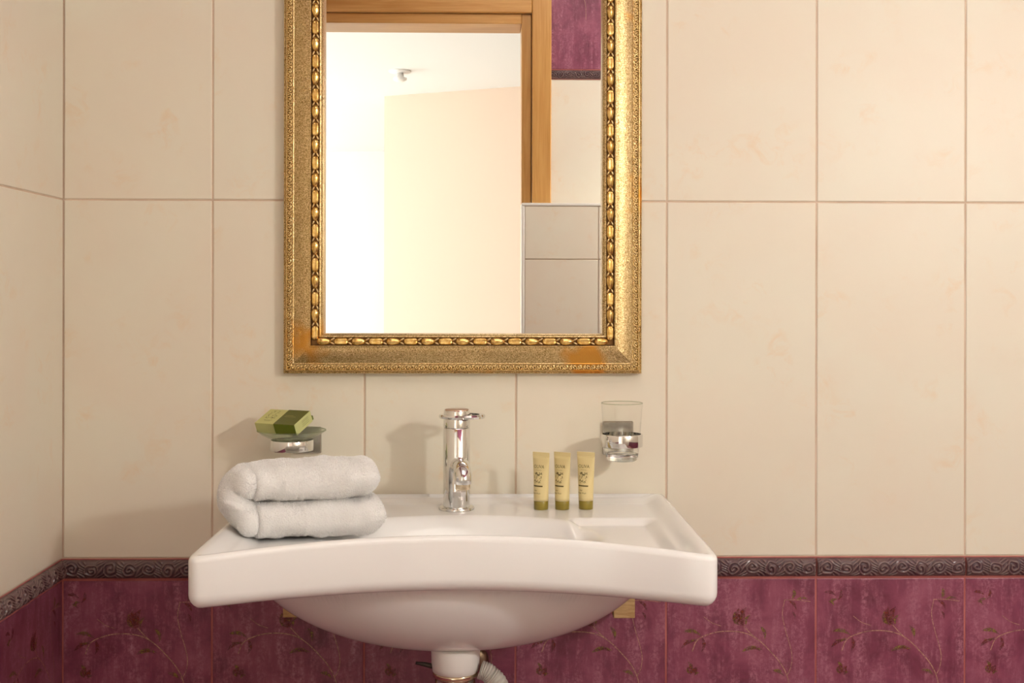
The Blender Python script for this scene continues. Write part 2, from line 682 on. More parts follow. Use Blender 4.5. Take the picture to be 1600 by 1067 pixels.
def wall(name, M, x0, x1, joints, zmax=CEIL, floral=True):
    mb = MB()
    mb.box((x0, 0.0014, 0), (x1, 0.10, CEIL))
    o = mb.build(name, MAT['grout'], None, M)
    tag(o, kind='structure')
    grout_bed(o, x0, x1, 0.001, Z_BORD - 0.0005)
    grout_bed(o, x0, x1, Z_J2 + 0.0005, CEIL - 0.001)
    tile_wall(o, joints, 0.0, zmax, floral)
    return o


joints_back = [XL] + [J0 + PITCH * i for i in range(8)] + [XR]
wall_back = wall('wall_back', Matrix.Identity(4), XL - 0.1, XR + 0.1, joints_back)
tag(wall_back, 'cream tiled wall with burgundy floral tiles below a relief border', None)
# left wall: local x runs towards the back wall
jl = [-DEPTH] + [j for j in [-(0.2610 + 0.2522 * i) for i in range(8)][::-1] if j > -DEPTH + 0.02] + [0.0]
wall_left = wall('wall_left', T(XL, 0, 0) @ RZ(math.radians(90)), -DEPTH, 0.0, jl)
tag(wall_left, 'cream and burgundy tiled side wall meeting the corner')
jr = [0.0] + [0.2522 * i for i in range(1, 9)] + [DEPTH]
wall_right = wall('wall_right', T(XR, 0, 0) @ RZ(math.radians(-90)), 0.0, DEPTH, jr, floral=False)
tag(wall_right, 'tiled side wall out of frame carrying a globe lamp')

# wall with the doorway (seen in the mirror); local x runs towards world -x
DX0, DX1, DZ = -0.70, 0.16, 2.160      # opening incl. frame lining
mb = MB()
mb.box((-XR - 0.1, 0.002, 0), (-DX1, 0.15, CEIL))
mb.box((-DX1, 0.002, DZ), (-DX0 + 0.1, 0.15, CEIL))
wall_front = mb.build('wall_front', MAT['grout'], None, T(0, -DEPTH, 0) @ RZ(math.pi))
tag(wall_front, 'tiled wall with the doorway, seen reflected in the mirror', kind='structure')
mbg = MB()
mbg.box((-XR, 0.0016, 0.001), (-DX1 - 0.003, 0.05, Z_BORD - 0.0005))
mbg.build('grout_bed', MAT['grout_red'], wall_front)
mbg = MB()
mbg.box((-XR, 0.0016, Z_J2 + 0.0005), (-DX1 - 0.003, 0.05, CEIL))
mbg.build('grout_bed', MAT['grout_red'], wall_front)
tile_wall(wall_front, [-XR, -1.442, -1.19, -0.938, -0.686, -0.434, -0.182], floral=True)

# low tiled wall beside the doorway (seen in the mirror)
LW_X, LW_Y, LW_Z = 0.1215, -2.10, 1.487
mb = MB()
mb.box((LW_X + 0.006, -DEPTH + 0.012, 0), (XR - 0.001, LW_Y - 0.004, LW_Z - 0.006))
wall_low = mb.build('wall_low', MAT['grout'])
tag(wall_low, 'half-height cream tiled wall beside the doorway, seen in mirror', kind='structure')
for x0 in [LW_X + 0.012 + 0.2522 * i for i in range(6)]:
    w = min(0.2492, XR - x0 - 0.004)
    if w < 0.03:
        continue
    for z0, z1 in ((0.09, 0.69), (0.693, 1.293), (1.296, LW_Z - 0.012)):
        link('tile', tile_mesh(w, z1 - z0, 'cream'), wall_low, T(x0 + w / 2, LW_Y - 0.0, (z0 + z1) / 2) @ RZ(math.pi))
mb = MB()
mb.box((LW_X, -DEPTH + 0.002, LW_Z - 0.010), (XR - 0.002, LW_Y + 0.002, LW_Z), bev=0.002)
mb.build('edge_trim', MAT['trim_white'], wall_low)
mb = MB()
mb.box((LW_X, -DEPTH + 0.012, 0), (LW_X + 0.010, LW_Y + 0.002, LW_Z - 0.0105), bev=0.002)
mb.build('edge_trim', MAT['trim_white'], wall_low)

# door frame
door = empty('door_1', (0, -DEPTH, 0))
tag(door, 'honey-coloured wooden door frame reflected in the mirror', kind='structure')


def dbox(name, lo, hi, bev=0.002):
    mb = MB()
    mb.box(lo, hi, bev=bev)
    mb.build(name, MAT['wood' if hi[2] - lo[2] > 1 else 'wood_across'], door)


dbox('casing', (0.160, 0.001, 0), (0.228, 0.018, DZ + 0.066), 0.003)
dbox('casing', (-0.698, 0.001, DZ + 0.0), (0.1595, 0.018, DZ + 0.066), 0.003)
dbox('jamb', (0.124, -0.150, 0), (0.158, 0.004, DZ - 0.0005))
dbox('head_jamb', (-0.698, -0.150, DZ - 0.036), (0.1235, 0.004, DZ - 0.0005))

# floor, ceiling, hallway
mb = MB()
mb.box((-0.9, -DEPTH - 0.15, -0.1), (XR + 0.2, 0.1, 0))
tag(mb.build('floor', MAT['floor']), 'dark red tiled floor', kind='structure')
mb = MB()
mb.box((XL - 0.1, -DEPTH - 0.002, CEIL), (XR + 0.1, 0.1, CEIL + 0.1))
tag(mb.build('ceiling', MAT['white_paint']), 'white bathroom ceiling', kind='structure')
HC = 2.50
mb = MB()
mb.box((-4.2, -9.2, -0.1), (3.2, -DEPTH - 0.151, 0))
tag(mb.build('floor_hallway', MAT['trim_white']), 'pale hallway floor', kind='structure')
mb = MB()
mb.box((-4.2, -9.2, HC), (3.2, -DEPTH - 0.152, HC + 0.1))
tag(mb.build('ceiling_hallway', MAT['white_paint']), 'white hallway ceiling seen in the mirror', kind='structure')
# beige hallway wall, set slightly askew; passage to its left leads to a bright white wall
a, b = Vector((-0.68, -6.03, 0)), Vector((3.0, -4.35, 0))
dirv = (b - a).normalized()
nrm = Vector((-dirv.y, dirv.x, 0))
mb = MB()
q = [a, b, b - nrm * 0.15, a - nrm * 0.15]
mb.add([(p.x, p.y, 0) for p in q] + [(p.x, p.y, HC) for p in q], [(0, 1, 2, 3), (7, 6, 5, 4), (0, 4, 5, 1), (1, 5, 6, 2), (2, 6, 7, 3), (3, 7, 4, 0)])
tag(mb.build('wall_hallway', MAT['hall_beige']), 'beige hallway wall seen through the doorway in the mirror', kind='structure')
mb = MB()
mb.box((-4.2, -9.2, 0), (3.2, -9.1, HC))
tag(mb.build('wall_hallway_end', MAT['white_paint']), 'sunlit white wall at the end of the hallway', kind='structure')
mb = MB()
mb.box((-4.2, -DEPTH - 0.2, 0), (XL - 0.1, -DEPTH - 0.1, HC))
mb.box((XR + 0.1, -DEPTH - 0.2, 0), (3.2, -DEPTH - 0.1, HC))
tag(mb.build('wall_hallway_near', MAT['white_paint']), 'white hallway wall beside the doorway', kind='structure')
mb = MB()
mb.box((-4.3, -9.2, 0), (-4.2, -DEPTH - 0.1, 0.3))
mb.box((-4.3, -9.2, 2.3), (-4.2, -DEPTH - 0.1, HC))
tag(mb.build('wall_hallway_side', MAT['white_paint']), 'white hallway wall with the big window', kind='structure')
win = empty('window_1', (-4.22, -5.7, 0.3))
tag(win, 'large bright hallway window letting daylight in', kind='structure')
mb = MB()
mb.box((-0.03, -3.4, 0.0), (-0.02, 3.3, 2.0))
mb.build('pane', MAT['sky_pane'], win)
for yy in (-3.4, -1.7, 0.0, 1.65, 3.25):
    mb = MB()
    mb.box((-0.02, yy, 0.0), (0.03, yy + 0.06, 2.0), bev=0.004)
    mb.build('window_frame', MAT['white_paint'], win)

# small ceiling detector in the hallway
det = empty('smoke_detector', (-0.51, -5.12, HC))
tag(det, 'small white detector on the hallway ceiling in the mirror', 'detector')
mb = MB()
mb.lathe([(0.066, 0.0), (0.066, -0.006), (0.060, -0.011), (0.03, -0.013)], 32)
mb.build('base', MAT['plastic'], det)
mb = MB()
mb.lathe([(0.020, -0.012), (0.022, -0.035), (0.040, -0.042), (0.040, -0.052), (0.026, -0.062), (0.010, -0.066)], 32)
mb.build('sensor', MAT['plastic'], det)

# unseen ceiling panel added as soft fill, and the globe lamp on the right wall
cl = empty('ceiling_fill_panel', (0.25, -1.35, CEIL))
tag(cl, 'unseen square fill light panel added on the bathroom ceiling', 'lamp')
mb = MB()
for lo, hi in (((-0.47, -0.47, -0.03), (0.47, -0.45, 0)), ((-0.47, 0.45, -0.03), (0.47, 0.47, 0)), ((-0.47, -0.4495, -0.03), (-0.45, 0.4495, 0)), ((0.45, -0.4495, -0.03), (0.47, 0.4495, 0))):
    mb.box(lo, hi, bev=0.002)
mb.build('frame', MAT['white_paint'], cl)
mb = MB()
mb.box((-0.449, -0.449, -0.022), (0.449, 0.449, -0.002))
mb.build('diffuser', MAT['ceil_fill'], cl)
sc = empty('wall_lamp', (XR, -1.74, 1.68))
tag(sc, 'white globe lamp on the right side wall', 'lamp')
mb = MB()
mb.lathe([(0.055, 0.0), (0.055, 0.010), (0.030, 0.016), (0.015, 0.018), (0.012, 0.05)], 32, M=RY(math.radians(-90)))
mb.build('wall_plate', MAT['chrome'], sc)
mb = MB()
mb.lathe([(0.060 * math.sin(math.pi * i / 16) + 0.0005, 0.060 * math.cos(math.pi * i / 16)) for i in range(17)], 32, c=(-0.108, 0, 0.0))
mb.build('globe', MAT['sconce'], sc)

# ---------------------------------------------------------------- mirror
FX0, FX1, FZ0, FZ1 = -0.3335, 0.2585, 1.0412, 1.8440
FW = 0.066
mir = empty('wall_mirror', (0, 0, FZ0))
tag(mir, 'rectangular wall mirror in a carved gilt frame above the washbasin', 'mirror')


def fpt(side, s, t, h):
    """frame point: side 0 bottom,1 right,2 top,3 left; s inward offset, t world coordinate along side"""
    if side == 0:
        return (t, -h, FZ0 + s - FZ0)
    if side == 2:
        return (t, -h, FZ1 - s - FZ0)
    if side == 1:
        return (FX1 - s, -h, t - FZ0)
    return (FX0 + s, -h, t - FZ0)


def span(side, s):
    return (FX0 + s, FX1 - s) if side in (0, 2) else (FZ0 + s, FZ1 - s)


# raised towards the glass: ridges and carved band outside, a swelling slope, then the bead channel
prof = [(0.0, 0.0005), (0.0, 0.0165), (0.0006, 0.0180), (0.0018, 0.0186), (0.0028, 0.0178), (0.0032, 0.0188), (0.0042, 0.0208), (0.0054, 0.0212), (0.0062, 0.0206),
        (0.0068, 0.0180), (0.0150, 0.0190), (0.0154, 0.0218), (0.0162, 0.0226), (0.0172, 0.0222)]
for i in range(15):
    t = i / 14
    s = 0.0178 + t * (0.0440 - 0.0178)
    prof.append((s, 0.0220 + 0.0084 * math.sin(t * math.pi / 2)))
prof += [(0.0446, 0.0308), (0.0452, 0.0314), (0.0462, 0.0312), (0.0470, 0.0290), (0.0476, 0.0245), (0.0594, 0.0245), (0.0598, 0.0275), (0.0606, 0.0284),
         (0.0620, 0.0282), (0.0640, 0.0262), (0.0658, 0.0236), (0.0660, 0.0062)]
for side in range(4):
    mb = MB()
    n = 24
    rr = []
    for i in range(n + 1):
        ring = []
        for s, h in prof:
            a0, a1 = span(side, s)
            ring.append(fpt(side, s, a0 + (a1 - a0) * i / n, h))
        rr.append(ring)
    mb.rings(rr, 0, True, False)
    # darker gold tone on the bead channel faces
    np_ = len(prof) - 1
    ch = [k for k in range(np_) if 0.0469 <= prof[k][0] and prof[k + 1][0] <= 0.0599]
    for i in range(n):
        for k in ch:
            mb.m[i * np_ + k] = 1
    mb.build('frame_rail', [MAT['gold'], MAT['gold_recess']], mir, autosmooth=45)
    # carved leaf band
    s0, s1 = 0.0066, 0.0152
    a0, a1 = span(side, (s0 + s1) / 2)
    nl = int((a1 - a0) / 0.0008)
    tt = np.linspace(0, 1, nl)
    vvv = np.linspace(-1, 1, 11)
    TT, VV = np.meshgrid(tt, vvv, indexing='ij')
    L = TT * (a1 - a0)
    per = 0.0112
    ph = L / per
    sgn = np.where(np.floor(ph) % 2 == 0, 1, -1)
    fx = (ph - np.floor(ph) - 0.5) * per
    fz = VV * 0.0043
    r = np.hypot(fx - 0.001 * sgn, fz - 0.0008 * sgn)
    th = np.arctan2(fz * sgn, fx)
    rel = np.cos(2 * math.pi * r / 0.0034 - th) * np.clip((0.0056 - r) / 0.0015, 0, 1)
    rel += 0.7 * np.cos(2 * math.pi * (fx + 0.6 * fz * sgn) / 0.0037) * np.clip((r - 0.0040) / 0.0015, 0, 1)
    hh = 0.0198 + 0.0021 * np.clip(rel, -0.8, 0.8) * (1 - VV ** 6) - 0.0008 * VV ** 8
    vv = []
    for i in range(nl):
        for j in range(11):
            s = s0 + (s1 - s0) * (vvv[j] + 1) / 2
            b0, b1 = span(side, s)
            vv.append(fpt(side, s, b0 + (b1 - b0) * tt[i], hh[i, j]))
    mb = MB()
    mb.add(vv, [(i * 11 + j, (i + 1) * 11 + j, (i + 1) * 11 + j + 1, i * 11 + j + 1) for i in range(nl - 1) for j in range(10)], 0, True)
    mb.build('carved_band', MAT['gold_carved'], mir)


def bead_mesh(kind):
    """bud (0) or split barrel (1), axis along local x, local -y is outwards"""
    mb = MB()
    L, R = 0.0119, 0.0061
    n = 20
    rr = []
    for i in range(15):
        t = -1 + 2 * i / 14
        if kind == 0:
            rad = R * (max(0.0, 1 - abs(t) ** 2.4) ** 0.5) * (0.92 - 0.22 * t) + 0.0004
        else:
            rad = R * 0.92 * (max(0.0, 1 - abs(t) ** 5) ** 0.5) + 0.0004
        ring = []
        for j in range(n):
            a = 2 * math.pi * j / n
            k = 1.0
            if kind == 0:
                k = 1 + 0.07 * math.cos(6 * a) * (1 - t * t)
            elif math.cos(a) > 0.93:
                k = 0.52
            ring.append((t * L, -rad * k * math.cos(a) * 0.95, rad * k * math.sin(a)))
        rr.append(ring)
    mb.rings(rr, 0, True, True, True, True)
    o = mb.build('bead', MAT['gold_bead'])
    me = o.data
    bpy.data.objects.remove(o)
    return me


def collar_mesh():
    """little pair of leaves between the beads"""
    mb = MB()
    for s in (-1, 1):
        rr = []
        for i in range(7):
            t = -1 + 2 * i / 6
            rad = 0.0016 * math.sqrt(max(0.02, 1 - t * t))
            rr.append([(t * 0.0036 * 1.0, -rad * math.cos(2 * math.pi * j / 8), s * (0.0034 + 0.0016 * t) + rad * math.sin(2 * math.pi * j / 8)) for j in range(8)])
        mb.rings(rr, 0, True, True, True, True)
    o = mb.build('bead_leaf', MAT['gold_carved'])
    me = o.data
    bpy.data.objects.remove(o)
    return me


BEADS = [bead_mesh(0), bead_mesh(1)]
COLLAR = collar_mesh()
sb = 0.0535
for side in range(4):
    a0, a1 = span(side, sb)
    n = int(round((a1 - a0) / 0.0268))
    n -= 1 - n % 2
    st = (a1 - a0) / n
    for i in range(n):
        t = a0 + st * (i + 0.5)
        p = fpt(side, sb, t, 0.0270)
        if side in (0, 2):
            M = T(*p)
        else:
            M = T(*p) @ RY(math.radians(90 if side == 1 else 90))
        b = link('bead', BEADS[(i + (side % 2)) % 2], mir, M)
        if i < n - 1:
            p2 = fpt(side, sb, t + st / 2, 0.0265)
            M2 = T(*p2) if side in (0, 2) else T(*p2) @ RY(math.radians(90))
            link('leaf_collar', COLLAR, b, M.inverted() @ M2)
mb = MB()
mb.box((FX0 + FW - 0.006, -0.0060, FW - 0.006), (FX1 - FW + 0.006, -0.0030, FZ1 - FZ0 - FW + 0.006))
mb.build('mirror_glass', MAT['mirror'], mir)
mb = MB()
mb.box((FX0 + 0.004, -0.0028, 0.004), (FX1 - 0.004, -0.0003, FZ1 - FZ0 - 0.004))
mb.build('backing', MAT['bracket'], mir)

# ---------------------------------------------------------------- washbasin
SX, HW = -0.0397, 0.3383      # centre and half width
D_CORNER, D_MID = 0.502, 0.420
RIM = 0.8405
DECK_DROP = 0.0105


def front_d(x):
    u = min(1.0, abs(x) / HW)
    return D_MID + (D_CORNER - D_MID) * u ** 1.9


def basin_outline():
    pts = []
    # sharp outline, dense, starting at back left going left side -> front -> right side -> back
    raw = []
    for i in range(60):
        raw.append((-HW, 0.0005 + (D_CORNER - 0.0005) * i / 60))
    for i in range(241):
        x = -HW + 2 * HW * i / 240
        raw.append((x, front_d(x)))
    for i in range(60):
        raw.append((HW, D_CORNER - (D_CORNER - 0.0005) * (i + 1) / 60))
    P = np.array(raw)
    # round the front corners by smoothing along the polyline (arc-length resample first)
    seg = np.r_[0, np.cumsum(np.hypot(*np.diff(P, axis=0).T))]
    n = 420
    s = np.linspace(0, seg[-1], n)
    Q = np.c_[np.interp(s, seg, P[:, 0]), np.interp(s, seg, P[:, 1])]
    for _ in range(60):
        R = Q.copy()
        R[1:-1] = 0.25 * Q[:-2] + 0.5 * Q[1:-1] + 0.25 * Q[2:]
        Q = R
    # push out again so that the width survives the smoothing
    back = np.c_[np.linspace(HW, -HW, 122)[1:-1], np.full(120, 0.0005)]
    A = np.vstack([Q, back])
    for _ in range(14):          # ease the two back corners
        A = 0.25 * np.roll(A, 1, 0) + 0.5 * A + 0.25 * np.roll(A, -1, 0)
    return A


def sstep(x, a, b):
    t = np.clip((x - a) / (b - a), 0, 1)
    return t * t * (3 - 2 * t)


def make_basin():
    O = basin_outline()
    n = len(O)
    nfront = 420
    C = np.array([0.0, 0.23])

    def inset(P, o):
        # move outline points inward along the local normal
        t = np.roll(P, -1, 0) - np.roll(P, 1, 0)
        t /= np.linalg.norm(t, axis=1)[:, None] + 1e-9
        nrm = np.c_[t[:, 1], -t[:, 0]]
        c = np.sign(((C - P) * nrm).sum(1))[:, None]
        c = np.where(c == 0, 1, c)
        return P + nrm * c * o

    open_edge = O[:nfront]

    def dist(P):
        out = np.empty(len(P))
        for i in range(0, len(P), 400):
            d = P[i:i + 400, None, :] - open_edge[None, :, :]
            out[i:i + 400] = np.sqrt((d ** 2).sum(-1)).min(1)
        return out

    def rim_z(P):
        u = np.clip(np.abs(P[:, 0]) / HW, 0, 1)
        f = np.clip(P[:, 1] / D_MID, 0, 1)
        return RIM + 0.0120 * (1 - u ** 2) * sstep(f, 0.55, 0.95)

    def top_z(P):
        x, d = P[:, 0], P[:, 1]
        e = dist(P)
        z = rim_z(P)
        low = sstep(e, 0.010, 0.040)
        z = z * (1 - low) + (RIM - DECK_DROP + 0.0055 * (1 - sstep(d, 0.0, 0.05))) * low
        # soap ledges left and right, a little deeper than the deck
        ax = np.abs(x)
        ledge = sstep(ax, 0.165, 0.185) * (1 - sstep(ax, HW - 0.060, HW - 0.036)) * sstep(d, 0.165, 0.190) * sstep(e, 0.026, 0.046)
        z = z - 0.0085 * ledge
        # bowl
        r = np.sqrt((x / 0.205) ** 2 + ((d - 0.275) / 0.128) ** 2)
        bowl = 1 - sstep(r, 0.25, 1.05)
        z = z - 0.128 * bowl * sstep(e, 0.012, 0.05)
        return z

    def under_z(P):
        u = np.clip(np.abs(P[:, 0]) / HW, 0, 1)
        f = np.clip(P[:, 1] / D_MID, 0, 1)
        zb = RIM - 0.0670 + 0.0045 * (1 - u ** 2) * sstep(f, 0.55, 0.95)
        r = np.sqrt(((P[:, 0] + 0.009) / 0.300) ** 2 + ((P[:, 1] - 0.205) / 0.178) ** 2)
        bulge = np.clip(1 - r ** 2.2, 0, 1) ** 0.62
        bulge = np.minimum(bulge, 0.965 + 0.012 * bulge)
        return zb - 0.1265 * bulge

    rings = []
    # underside from the centre outwards, then skirt, then the top towards the centre
    BR, TR = 0.018, 0.0080
    base = inset(O, BR)
    for t in np.linspace(0.02, 1.0, 46):
        P = C + (base - C) * t
        rings.append(np.c_[P, under_z(P)])
    zu = under_z(base)
    for a in np.linspace(0, math.pi / 2, 7)[1:]:
        P = inset(O, BR * (1 - math.sin(a)))
        rings.append(np.c_[P, zu + BR * (1 - math.cos(a))])
    zt = rim_z(O)
    for a in np.linspace(0, math.pi / 2, 6)[:-1]:
        P = inset(O, TR * (1 - math.cos(a)))
        rings.append(np.c_[P, zt - TR * (1 - math.sin(a))])
    inn = inset(O, TR)
    edge_t = list(np.linspace(1, 0.80, 26)) + list(np.linspace(0.80, 0.02, 60))[1:]
    for t in edge_t:
        P = C + (inn - C) * t
        rings.append(np.c_[P, top_z(P)])
    rr = [[(SX + p[0], -max(p[1], 0.0005), p[2]) for p in r] for r in rings]
    mb = MB()
    mb.rings(rr, 0, True, True, True, True)
    return mb


basin = empty('washbasin', (SX, 0, RIM))
tag(basin, 'white ceramic washbasin with concave front fixed to the tiled wall', 'washbasin')
mb = make_basin()
mb.v = [(x - SX, y, z - RIM) for x, y, z in mb.v]
mb.build('basin_body', MAT['ceramic'], basin)
# overflow ring in the back of the bowl
mb = MB()
mb.lathe([(0.011, 0), (0.013, 0.002), (0.0095, 0.0035), (0.0075, 0.001)], 28, M=T(0, -0.203, -0.043) @ RX(math.radians(62)))
mb.build('overflow_ring', MAT['chrome'], basin)
mb = MB()
mb.lathe([(0.030, 0), (0.030, 0.003), (0.024, 0.006), (0.004, 0.008)], 32, c=(0, -0.275, -0.138))
mb.build('drain_plug', MAT['chrome'], basin)

# wedge brackets that carry the basin
for xs, lab in ((1, 'wooden support block under the right end of the washbasin'), (-1, 'wooden support block under the left end of the washbasin')):
    br = empty('support_block', (SX + (0.260 if xs > 0 else -0.268), 0, 0.665))
    tag(br, lab, 'bracket', 'support blocks under the washbasin')
    mb = MB()
    mb.box((-0.017, -0.105 if xs > 0 else -0.070, -0.006 if xs > 0 else -0.012), (0.017, -0.0005, 0.1070), bev=0.001)
    mb.build('block', MAT['bracket'], br)
    mb = MB()
    mb.box((0.0175 * xs, -0.060, 0.030), (0.046 * xs, -0.0005, 0.1070), bev=0.001)
    mb.build('packing_strip', MAT['bracket'], br)

# drain trap
TX, TD = -0.0435, 0.245
trap = empty('drain_trap', (TX, -TD, 0.50))
tag(trap, 'white collar and chrome bottle trap under the washbasin bowl', 'drain')
mb = MB()
mb.lathe([(0.0350, 0.157), (0.0358, 0.155), (0.0350, 0.130), (0.0335, 0.122), (0.030, 0.120)], 48)
mb.build('collar', MAT['plastic'], trap)
mb = MB()
mb.lathe([(0.0325, 0.1215), (0.0335, 0.1195), (0.0335, 0.1155), (0.0318, 0.1140)], 48)
mb.build('ring', MAT['brass_chrome'], trap)
mb = MB()
mb.lathe([(0.0300, 0.1140), (0.0290, 0.08), (0.0285, 0.02), (0.026, 0.0), (0.020, -0.004)], 48)
mb.build('cup', MAT['chrome'], trap)
mb = MB()
mb.tube([(-0.028, -0.004, 0.128), (-0.045, -0.004, 0.132), (-0.058, -0.004, 0.134)], [0.0042, 0.0032, 0.002], 10)
mb.build('lever', MAT['dark_metal'], trap)
mb = MB()
mb.tube([(0.010, 0.027, 0.060), (0.016, 0.10, 0.060), (0.020, 0.16, 0.060), (0.020, 0.232, 0.060)], 0.016, 20)
mb.build('outlet_pipe', MAT['chrome'], trap)
mb = MB()
mb.lathe([(0.016, 0.012), (0.024, 0.010), (0.0300, 0.003), (0.0300, 0.0)], 40, M=T(0.020, TD - 0.0005, 0.060) @ RX(math.radians(90)))
mb.build('escutcheon', MAT['dark_brass'], trap)
# corrugated hose
mb = MB()
pts, rad = [], []
ctrl = [Vector((TX + 0.0365, -TD - 0.012, 0.626)), Vector((TX + 0.050, -TD - 0.014, 0.620)), Vector((TX + 0.066, -TD - 0.012, 0.594)), Vector((TX + 0.066, -TD + 0.02, 0.50)),
        Vector((TX + 0.060, -TD + 0.10, 0.44)), Vector((TX + 0.055, -0.004, 0.43))]
for i in range(421):
    t = i / 420 * (len(ctrl) - 1)
    k = min(int(t), len(ctrl) - 2)
    u = t - k
    a = ctrl[max(k - 1, 0)]
    b, c = ctrl[k], ctrl[k + 1]
    d = ctrl[min(k + 2, len(ctrl) - 1)]
    pts.append(0.5 * ((2 * b) + (c - a) * u + (2 * a - 5 * b + 4 * c - d) * u * u + (3 * b - a - 3 * c + d) * u ** 3))
    rad.append(0.0120 + 0.0019 * abs(math.sin(i * math.pi / 12.0)) ** 0.6)
mb.tube(pts, rad, 20)
hose = mb.build('flexible_hose', MAT['hose'])
tag(hose, 'grey corrugated hose curving down beside the drain trap', 'hose')

# ---------------------------------------------------------------- faucet
FD = 0.092
fz = RIM - DECK_DROP
fl = px(714, 800, FD)
fau = empty('faucet', (fl.x, -FD, fz))
tag(fau, 'chrome pillar faucet with ring handle on the washbasin', 'faucet')
mb = MB()
mb.lathe([(0.0285, 0.0002), (0.0285, 0.003), (0.0275, 0.0048), (0.0215, 0.0055)], 48)
mb.build('base_flange', MAT['chrome'], fau, autosmooth=40)
mb = MB()
mb.lathe([(0.0212, 0.004), (0.0212, 0.1290), (0.0205, 0.1300)], 64)
mb.build('body', MAT['chrome'], fau, autosmooth=40)
mb = MB()
mb.lathe([(0.0200, 0.1300), (0.0212, 0.1312), (0.0212, 0.1460), (0.0208, 0.1468)], 64)
mb.build('head', MAT['chrome'], fau, autosmooth=40)
mb = MB()
mb.lathe([(0.0205, 0.1468), (0.0208, 0.1560), (0.0200, 0.1580)], 64)
mb.build('cap', MAT['chrome'], fau, autosmooth=40)
mb = MB()
mb.lathe([(0.0192, 0.1578), (0.0190, 0.1590), (0.0180, 0.1596)], 48)
mb.build('cap_disc', MAT['copper'], fau, autosmooth=40)
# ring handle: flat oval loop reaching out to the right
mb = MB()
rr = []
for i in range(72):
    a = 2 * math.pi * i / 72
    cx, cy = math.cos(a), math.sin(a)
    ci, co = 0.0, 0.0
    xi, yi = 0.0085 + cx * 0.0280, cy * 0.0222
    xo, yo = 0.0085 + cx * 0.0360, cy * 0.0275
    rr.append([(xi, yi, 0.1455), (xo, yo, 0.1453), (xo + cx * 0.0012, yo + cy * 0.0012, 0.1484), (xo, yo, 0.1514), (xi, yi, 0.1512)])
rr.append(rr[0])
mb.rings(rr, 0, True, True)
mb.build('ring_handle', MAT['chrome'], fau, autosmooth=35)
# spout: short horizontal tube out of the body towards the viewer bending down
mb = MB()
pts = [(0, -0.010, 0.0700), (0, -0.030, 0.0735), (0, -0.060, 0.0765), (0, -0.078, 0.0770), (0, -0.090, 0.0745), (0, -0.0975, 0.0690), (0, -0.1000, 0.0620), (0, -0.1000, 0.0560)]
mb.tube(pts, [0.0150, 0.0142, 0.0134, 0.0132, 0.0132, 0.0132, 0.0130, 0.0126], 32)
spm = T(0.003, 0, 0) @ RZ(math.radians(5)) @ T(0, 0.0, 0)
sp = mb.build('spout', MAT['chrome'], fau, spm)
mb = MB()
mb.lathe([(0.0108, 0.0480), (0.0114, 0.0490), (0.0114, 0.0555), (0.0108, 0.0562)], 36, c=(0, -0.100, 0))
mb.build('aerator', MAT['brass_chrome'], sp, autosmooth=40)

# ---------------------------------------------------------------- cosmetic tubes


def text_mesh(s, size):
    cu = bpy.data.curves.new('text', 'FONT')
    cu.body = s
    cu.size = size
    cu.align_x = 'CENTER'
    cu.resolution_u = 2
    ob = bpy.data.objects.new('text', cu)
    COL.objects.link(ob)
    bpy.context.view_layer.update()
    dg = bpy.context.evaluated_depsgraph_get()
    me = ob.evaluated_get(dg).to_mesh()
    v = [tuple(p.co) for p in me.vertices]
    f = [list(p.vertices) for p in me.polygons]
    ob.evaluated_get(dg).to_mesh_clear()
    bpy.data.objects.remove(ob)
    return v, f


TUBE_H, TUBE_R = 0.0905, 0.0118


def tube_half(z):
    t = max(0.0, min(1.0, (z - 0.016) / (TUBE_H - 0.006 - 0.016)))
    a = TUBE_R + (0.0152 - TUBE_R) * t          # half width
    b = TUBE_R + (0.0007 - TUBE_R) * t ** 1.15     # half thickness
    return a, b


def sprig(n, w, h, seed):
    rnd = random.Random(seed)
    out = []
    for i in range(n):
        x, z = rnd.uniform(-w, w), rnd.uniform(-h, h)
        a = rnd.uniform(0.5, 2.6)
        L, W = rnd.uniform(0.0011, 0.0020), 0.00055
        c, s = math.cos(a), math.sin(a)
        out.append([(x - c * L, z - s * L), (x + s * W, z - c * W), (x + c * L, z + s * L), (x - s * W, z + c * W)])
    return out


